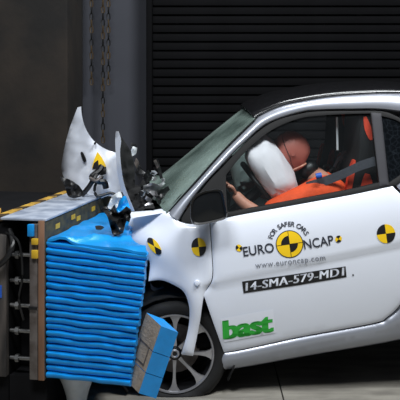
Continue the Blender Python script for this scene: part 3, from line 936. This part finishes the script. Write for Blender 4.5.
disc_marker(fender, 198.7, 247, 7.3, 9.2, math.radians(6), mapf=fbm)
disc_marker(fender, 154.3, 246.2, 4.6, 10.2, math.radians(37), mapf=fbm, start=-PI / 4)
# crossing of quadrant marker on the hood
def hm(u, v): return HI @ P(u, v, hood_d(u, v) - .034)
sheet('yellow_mark', [(97.5, 152, 1), (102, 158), (106, 166, 1), (100, 170), (92, 168, 1), (94, 160)], lambda u, v: hood_d(u, v) - .040, .004, M['mkyellow'], hd, 3, inv=HI)
sheet('black_mark', [(98, 160, 1), (99, 168, 1), (92, 170, 1), (94, 163, 1)], lambda u, v: hood_d(u, v) - .046, .004, M['mkblack'], hd, 3, inv=HI)
sheet('black_mark', [(99.5, 168, 1), (106, 166.5, 1), (106, 174), (100, 175, 1)], lambda u, v: hood_d(u, v) - .046, .004, M['mkblack'], hd, 3, inv=HI)

def decal(name, pts, m, parent, off, spacing=0.02):
    poly = catmull([xz((a, b, 1)) for a, b in pts], True, .015)
    vs, tr, bd = fill2d(poly, spacing)
    return mesh(name, [Vector((q[0], side(q[0], q[1]) + off, q[1])) for q in vs], tr, m, parent)
def circle_px(cu, cv, r, n=40): return [(cu + r * math.cos(2 * PI * i / n), cv + r * math.sin(2 * PI * i / n)) for i in range(n)]
logo = decal('logo_outline', circle_px(289.5, 244, 13.8), M['mkblack'], car_door, -.0022)
decal('logo_disc', circle_px(289.5, 244, 13.0), M['mkyellow'], car_door, -.0030)
for k in (1, 3):
    V = []; N = 10; rot = math.radians(8)
    pts = [(289.5, 244)] + [(289.5 + 8.4 * math.cos(PI / 2 * (k + i / N) + rot), 244 - 8.4 * math.sin(PI / 2 * (k + i / N) + rot)) for i in range(N + 1)]
    q = [surf(u, v, -.0038) for u, v in pts]
    mesh('logo_quadrant', q, [(0, i + 1, i + 2) for i in range(N)], M['mkblack'], car_door)
for a in (8, 98):
    ca, sa = math.cos(math.radians(a)), math.sin(math.radians(a))
    h = .28
    decal('logo_line', [(289.5 - 13 * ca - h * sa, 244 + 13 * sa - h * ca), (289.5 + 13 * ca - h * sa, 244 - 13 * sa - h * ca), (289.5 + 13 * ca + h * sa, 244 - 13 * sa + h * ca), (289.5 - 13 * ca + h * sa, 244 + 13 * sa + h * ca)], M['mkblack'], car_door, -.0036, .05)

def text_geo(s, bold=0.0, space=1.0):
    cu = bpy.data.curves.new('t', 'FONT'); cu.body = s; cu.size = 1.0; cu.offset = bold; cu.space_character = space
    cu.fill_mode = 'FRONT'; cu.resolution_u = 4
    o = bpy.data.objects.new('t', cu); COL.objects.link(o)
    bpy.context.view_layer.update()
    dg = bpy.context.evaluated_depsgraph_get()
    me = o.evaluated_get(dg).to_mesh()
    V = [v.co.copy() for v in me.vertices]; Fc = [tuple(p.vertices) for p in me.polygons]
    o.evaluated_get(dg).to_mesh_clear()
    bpy.data.objects.remove(o); bpy.data.curves.remove(cu)
    return V, Fc
def text(name, s, left, right, height, m, parent, bold=0.0, space=1.0, fat=0.0, off=-.0035, up=None, capref=0.70, shear=0.0):
    """letters from the left to the right baseline pixel, cap height in pixels"""
    V, Fc = text_geo(s, bold, space)
    if fat:
        n0 = len(V); V0, F0 = list(V), list(Fc)
        for sh in (-fat, -fat / 2, fat / 2, fat):
            b = len(V); V += [v + Vector((sh, 0, 0)) for v in V0]; Fc += [tuple(b + i for i in f) for f in F0]
    x0 = min(v.x for v in V); x1 = max(v.x for v in V)
    l, r = Vector(left), Vector(right); dv = r - l
    upv = up or Vector((dv.y, -dv.x)).normalized()
    upv = Vector(upv).normalized()
    pts = [l + dv * ((v.x - x0) / (x1 - x0)) + upv * (v.y / capref * height) for v in V]
    return mesh(name, [surf(p.x, p.y, off) for p in pts], Fc, m, parent, smooth=False)
text('logo_lettering', 'EURO', (243.8, 256.3), (274.5, 251.8), 9.3, M['ink'], car_door, .012)
text('logo_lettering', 'NCAP', (304.5, 249.3), (334.2, 244.2), 9.3, M['ink'], car_door, .012)
text('web_address', 'www.euroncap.com', (255.5, 268.3), (325.5, 260.3), 6.0, M['greyink'], car_door, .004, 1.1)
decal('number_tape', [(242, 281.5), (294, 274.2), (345.5, 266.3), (346.5, 277), (295, 285.6), (243.5, 293.2)], M['mkblack'], car_door, -.0022)
text('number_lettering', '14-SMA-579-MD1', (245.5, 291.0), (344, 275.4), 8.2, M['paper'], car_door, 0.0, 1.10, .035, up=(.03, -1))
decal('sticker_backing', [(220.5, 318.5), (273, 309), (276, 332.5), (224.5, 342)], M['paper'], car_door, -.0022)
text('sticker_lettering', 'bast', (223.0, 339.2), (273.8, 331.0), 19.5, M['green'], car_door, .024, .95, .035, capref=.76, up=(-.05, -1))
decal('spot', circle_px(353, 275, .9, 10), M['mkblack'], car_door, -.002, .05)
# arc lettering, one character at a time
arc = 'FOR SAFER CARS'
AV = []; AF = []
N = len(arc); wid = {' ': .6, 'A': 1.0, 'O': 1.1}
tot = sum(wid.get(c, .95) for c in arc); pos_ = 0
for c in arc:
    wv = wid.get(c, .95); mid = (pos_ + wv / 2) / tot; pos_ += wv
    if c == ' ': continue
    an = math.radians(165 - mid * 138)
    V, Fc = text_geo(c, .018)
    xm = (min(v.x for v in V) + max(v.x for v in V)) / 2
    rad_ = 17.8; hgt = 4.7
    ctr = Vector((289.5 + rad_ * math.cos(an), 244 - rad_ * math.sin(an)))
    up = Vector((math.cos(an), -math.sin(an))); rt = Vector((math.sin(an), math.cos(an)))
    b = len(AV)
    AV += [surf(*(ctr + rt * (v.x - xm) * hgt / .7 + up * v.y * hgt / .7), -.0035) for v in V]
    AF += [tuple(b + i for i in f) for f in Fc]
mesh('arc_lettering', AV, AF, M['ink'], car_door, smooth=False)

# ---- crushed engine bay: dark crumpled mass under the torn hood
V = []; Fc = []
S, T = 26, 14
c = P(146, 206, 5.05)
for i in range(T + 1):
    th = PI * i / T
    for k in range(S):
        ph = 2 * PI * k / S
        d = Vector((math.sin(th) * math.cos(ph), math.sin(th) * math.sin(ph), math.cos(th)))
        r = 1 + .55 * noise.noise(d * 3.1 + Vector((3, 1, 2))) + .3 * noise.noise(d * 8)
        V.append(CI @ (c + Vector((d.x * .145, d.y * .34, d.z * .15 - .03)) * r))
for i in range(T):
    for k in range(S): Fc.append((i * S + k, i * S + (k + 1) % S, (i + 1) * S + (k + 1) % S, (i + 1) * S + k))
eb = mesh('crushed_engine_bay', V, Fc, M['darkwell'], car, smooth=False)
bits = [([(143, 186, 1), (152, 183), (158, 185, 1), (164, 181, 1), (165, 184), (158, 190, 1), (154, 197, 1), (149, 192), (143, 190, 1)], 4.72, 'alloy', 'broken_bracket'),
        ([(146, 196, 1), (152, 200), (150, 203, 1), (145, 199, 1)], 4.70, 'alloy', 'broken_bracket'),
        ([(155, 160, 1), (157.5, 158.5, 1), (160, 167), (163, 178, 1), (160, 179, 1)], 4.80, 'blackp', 'wiper_arm'),
        ([(153.5, 161, 1), (156, 159.5, 1), (159, 167, 1), (157, 168.5, 1)], 4.79, 'steel', 'wiper_arm'),
        ([(140, 165, 1), (143, 172), (139, 180, 1), (135, 172, 1)], 4.85, 'blackp', 'broken_trim'),
        ([(148, 170, 1), (152, 178), (146, 184, 1), (143, 176, 1)], 4.80, 'blackp', 'broken_trim'),
        ([(133, 146, 1), (137, 148, 1), (136, 154), (132, 156, 1), (131, 150, 1)], 4.90, 'whiteplastic', 'broken_clip'),
        ([(131, 143, 1), (136, 144, 1), (137, 147, 1), (131, 146, 1)], 4.89, 'mkblack', 'broken_clip'),
        ([(140, 204, 1), (148, 206, 1), (146, 210), (138, 209, 1)], 4.70, 'blackp', 'broken_trim'),
        ([(158, 192, 1), (168, 186, 1), (172, 196), (163, 206, 1), (157, 203, 1)], 4.72, 'blackp', 'cowl_trim'),
        ([(136, 158, 1), (139, 163), (137, 169, 1), (134, 163, 1)], 4.9, 'steel', 'broken_trim')]
for k, (pts, d, m, nm) in enumerate(bits):
    sheet(nm, pts, lambda u, v, d=d, k=k: d + .004 * (u - pts[0][0]), .012, M[m], car, 2.5, crumple=.03, seed=k * 3.1, inv=CI, step=2)
rb = random.Random(11)
for k in range(26):
    u = rb.uniform(134, 166); v = rb.uniform(168, 206) if u > 142 else rb.uniform(150, 206); r = rb.uniform(1.6, 4.6)
    if v < 205 - (u - 134) * .2 - 32: v += 18
    a0 = rb.uniform(0, 6.3)
    pts = [(u + r * rb.uniform(.5, 1.4) * math.cos(a0 + i * 2 * PI / 5), v + r * rb.uniform(.4, 1.3) * math.sin(a0 + i * 2 * PI / 5), 1) for i in range(5)]
    sheet('broken_trim', pts, lambda q, p, u=u, d=rb.uniform(4.66, 4.9), sl=rb.uniform(-.02, .02): d + sl * (q - u), .008, M[rb.choice(['blackp', 'blackp', 'blackp', 'whiteplastic', 'alloy'])], car, 2.5, crumple=.03, seed=k * 1.7, inv=CI, step=2)
pillow('passenger_airbag', P(184, 194, 5.2), Vector((.03, 0, .09)), Vector((.07, 0, -.02)), Vector((0, .22, 0)), M['skin2'], car, wr=.2)
# bent black latch hanging on the torn hood
def rod(px, d, r, m): tube('hood_latch', spline3([HI @ P(u, v, dd) for u, v, dd in px], 5), r, M[m], hd, 8)
rod([(102, 166, 4.98), (98, 172, 4.96), (92, 177, 4.95), (97, 181, 4.94), (104, 182, 4.95), (106, 188, 4.96)], 0, .018, 'blackp')
rod([(98, 170, 4.97), (93, 180, 4.93), (88, 188, 4.94), (82, 195, 4.95)], 0, .014, 'blackp')
rod([(103, 176, 4.95), (95, 186, 4.93), (97, 196, 4.93), (110, 193, 4.94), (118, 196, 4.95)], 0, .008, 'blackp')
rod([(90, 178, 4.92), (96, 181, 4.90), (101, 177, 4.91)], 0, .009, 'steel')

# ================================================================== CRASH TEST DUMMY
dum = empty('crash_test_dummy', P(345, 226, 4.90), 'crash test dummy in orange shirt with brown head pressed into airbag', 'dummy')
DI = Matrix.Translation(-Vector(dum.location))
def skin(name, joints, bones, m, root, sub=2, parent=dum):
    names = list(joints)
    me = bpy.data.meshes.new(name)
    me.from_pydata([DI @ joints[n_][0] for n_ in names], [(names.index(a), names.index(b)) for a, b in bones], [])
    o = bpy.data.objects.new(name, me); COL.objects.link(o); o.parent = parent
    me.materials.append(m)
    md = o.modifiers.new('skin', 'SKIN'); md.use_smooth_shade = True
    if not me.skin_vertices: me.skin_vertices.new()
    for i, n_ in enumerate(names):
        r = joints[n_][1]
        me.skin_vertices[0].data[i].radius = r if isinstance(r, tuple) else (r, r)
    me.skin_vertices[0].data[names.index(root)].use_root = True
    sb = o.modifiers.new('smooth', 'SUBSURF'); sb.levels = sub; sb.render_levels = sub
    return o
J = dict(pelvis=(P(346, 222, 4.92), .12), waist=(P(340, 205, 4.92), .11), chest=(P(328, 186, 4.92), .12), neckb=(P(312, 172, 4.92), .055), neck=(P(303, 163, 4.91), .05),
         shN=(P(322, 186, 4.76), .055), elN=(P(266, 219, 4.70), .042), wrN=(P(243, 203, 4.72), .032), haN=(P(234, 193, 4.74), .030),
         shF=(P(318, 178, 5.08), .055), elF=(P(282, 198, 5.12), .042), wrF=(P(258, 192, 5.10), .03),
         hipN=(P(340, 226, 4.80), .085), knN=(P(262, 240, 4.78), .06), anN=(P(236, 285, 4.80), .042), toN=(P(222, 290, 4.80), .04),
         hipF=(P(338, 224, 5.04), .085), knF=(P(265, 234, 5.06), .06), anF=(P(240, 276, 5.06), .042), toF=(P(228, 280, 5.06), .04))
skin('body', J, [('pelvis', 'waist'), ('waist', 'chest'), ('chest', 'neckb'), ('neckb', 'neck'), ('chest', 'shN'), ('shN', 'elN'), ('elN', 'wrN'), ('wrN', 'haN'),
     ('chest', 'shF'), ('shF', 'elF'), ('elF', 'wrF'), ('pelvis', 'hipN'), ('hipN', 'knN'), ('knN', 'anN'), ('anN', 'toN'), ('pelvis', 'hipF'), ('hipF', 'knF'), ('knF', 'anF'), ('anF', 'toF')], M['skin2'], 'pelvis')
JS = dict(waist=(P(342, 208, 4.92), .135), chest=(P(330, 192, 4.92), .14), neckb=(P(318, 180, 4.92), .075),
          shN=(P(320, 191, 4.74), .082), mid=(P(296, 201, 4.70), .072), elN=(P(264, 214, 4.68), .06),
          shF=(P(318, 182, 5.08), .07), elF=(P(286, 198, 5.12), .055))
skin('shirt', JS, [('waist', 'chest'), ('chest', 'neckb'), ('chest', 'shN'), ('shN', 'mid'), ('mid', 'elN'), ('chest', 'shF'), ('shF', 'elF')], M['orange'], 'waist')
skin('neck_bracket', dict(a=(P(316, 176, 4.92), .075), b=(P(300, 162, 4.91), .062)), [('a', 'b')], M['blackp'], 'a')
skin('shoulder_yoke', dict(a=(P(322, 180, 5.0), .07), b=(P(312, 174, 5.16), .07)), [('a', 'b')], M['blackp'], 'a')
# fingers of the near hand, curled on the dash
hb = P(233, 192, 4.74)
for k in range(4):
    st = hb + Vector((-.004 * k, -.03 + .02 * k, .012 - .004 * k))
    tube('finger', spline3([DI @ st, DI @ (st + Vector((-.03, 0, .035 + .004 * (k % 2)))), DI @ (st + Vector((-.055, 0, .04))), DI @ (st + Vector((-.066, 0, .020)))], 4), .008, M['skin2'], dum, 8)
tube('thumb', spline3([DI @ (hb + Vector((.01, -.03, .0))), DI @ (hb + Vector((-.005, -.05, .03))), DI @ (hb + Vector((-.03, -.052, .042)))], 4), .010, M['skin2'], dum, 8)
# head: skull, brow, nose, chin, turned down into the bag
hc = P(291.5, 151, 4.88)
V = []; Fc = []; S, T = 40, 26
fwd = Vector((-.86, -.12, -.42)).normalized(); lat = Vector((0, 1, 0)); lat = (lat - fwd * lat.dot(fwd)).normalized(); upv = lat.cross(fwd)
if upv.z < 0: upv = -upv
def headp(th, ph):
    z = math.cos(th); x = math.sin(th) * math.cos(ph); y = math.sin(th) * math.sin(ph)   # x forward, y lateral, z up
    f = x * .105; l = y * .078; h = z * .112
    if z < -.1 and x > 0: f += .012 * sst(-.1, -.6, z); l *= 1 - .22 * sst(-.1, -.8, z)          # jaw
    if z < -.35 and x < 0: f *= 1 - .35 * sst(-.35, -.9, z)                                      # nape
    f += .024 * math.exp(-((y / .16) ** 2 + ((z + .12) / .22) ** 2)) * (x > 0)                   # nose
    f -= .012 * math.exp(-(((abs(y) - .38) / .18) ** 2 + ((z - .12) / .14) ** 2)) * (x > 0)      # eye sockets
    f += .008 * math.exp(-((y / .3) ** 2 + ((z + .50) / .10) ** 2)) * (x > 0)                    # mouth
    return hc + fwd * f + lat * l + upv * h
for i in range(T + 1):
    for k in range(S): V.append(DI @ headp(PI * i / T, 2 * PI * k / S))
for i in range(T):
    for k in range(S): Fc.append((i * S + k, i * S + (k + 1) % S, (i + 1) * S + (k + 1) % S, (i + 1) * S + k))
hd_ = mesh('head', V, Fc, M['skin'], dum)
# seam of the skull cap, ear boss and cheek target
seam = [DI @ (headp(PI * t / 20, PI * 1.5 + .35) * 1.0) for t in range(3, 16)]
tube('cap_seam', seam, .0022, M['mkblack'], hd_, 6)
ear = headp(PI * .52, PI * 1.5 + .15)
tube('ear_boss', [DI @ (ear + lat * .004), DI @ (ear - lat * .012)], .012, M['skin'], hd_, 12)
q = headp(PI * .62, PI * 1.5 + .75)
tube('cheek_target', [DI @ q, DI @ (q + (q - hc).normalized() * .005)], .011, M['mkblack'], hd_, 10)
q = headp(PI * .69, PI * 1.5 + .75)
tube('cheek_target', [DI @ q, DI @ (q + (q - hc).normalized() * .004)], .010, M['mkyellow'], hd_, 10)
tube('jaw_strap', spline3([DI @ (headp(PI * .80, PI * 1.5 + a) + (headp(PI * .80, PI * 1.5 + a) - hc) * .03) for a in (1.0, .6, .2, -.2, -.6, -1.0)], 4), .006, M['skin2'], hd_, 6)
q = P(316, 176.5, 4.66)
tube('shoulder_cap', [DI @ q, DI @ (q + Vector((.03, 0, .006)))], .016, M['bluecap'], dum, 10)

# ================================================================== LOOSE DEBRIS
def debris(name, pts, d, k, m, thick, label, cr=.05):
    o = sheet(name, pts, lambda u, v: d + k * (v - pts[0][1]), thick, M[m], None, 2.5, crumple=cr, seed=d * 7 + pts[0][0], step=2)
    return tag(rebase(o), label, 'debris')
debris('plastic_shard', [(60, 177, 1), (70, 180), (79, 186, 1), (84, 194), (80, 197, 1), (74, 198.5, 1), (68, 196), (65, 187, 1)], 4.86, -.002, 'blackp', .012, 'large pointed black plastic shard at the foot of the torn white hood')
debris('crumpled_trim', [(101, 209, 1), (106, 207), (109, 212, 1), (114, 205, 1), (118, 213), (126, 207, 1), (131, 212), (126, 222), (123, 233, 1), (114, 236), (110, 226, 1), (107, 216)], 4.40, -.003, 'blackp', .03, 'crumpled black trim lying between blue block top and white fender', .08)
debris('foam_shard', [(112, 196, 1), (120, 192), (122, 202), (114, 210, 1), (107, 208, 1)], 4.62, -.002, 'whiteplastic', .012, 'small white shard sticking up behind the crumpled black trim')
debris('blue_shard', [(119, 201, 1), (125, 196), (130, 208, 1), (124, 211), (116, 212, 1)], 4.50, -.002, 'blue', .012, 'small torn blue sheet piece beside the folded white hood edge')
debris('plastic_chip', [(95, 226.5, 1), (100, 226), (104, 228, 1), (101, 230), (96, 229.5, 1)], 4.36, -.012, 'blackp', .02, 'small flat black chip lying on the blue block top', .0)
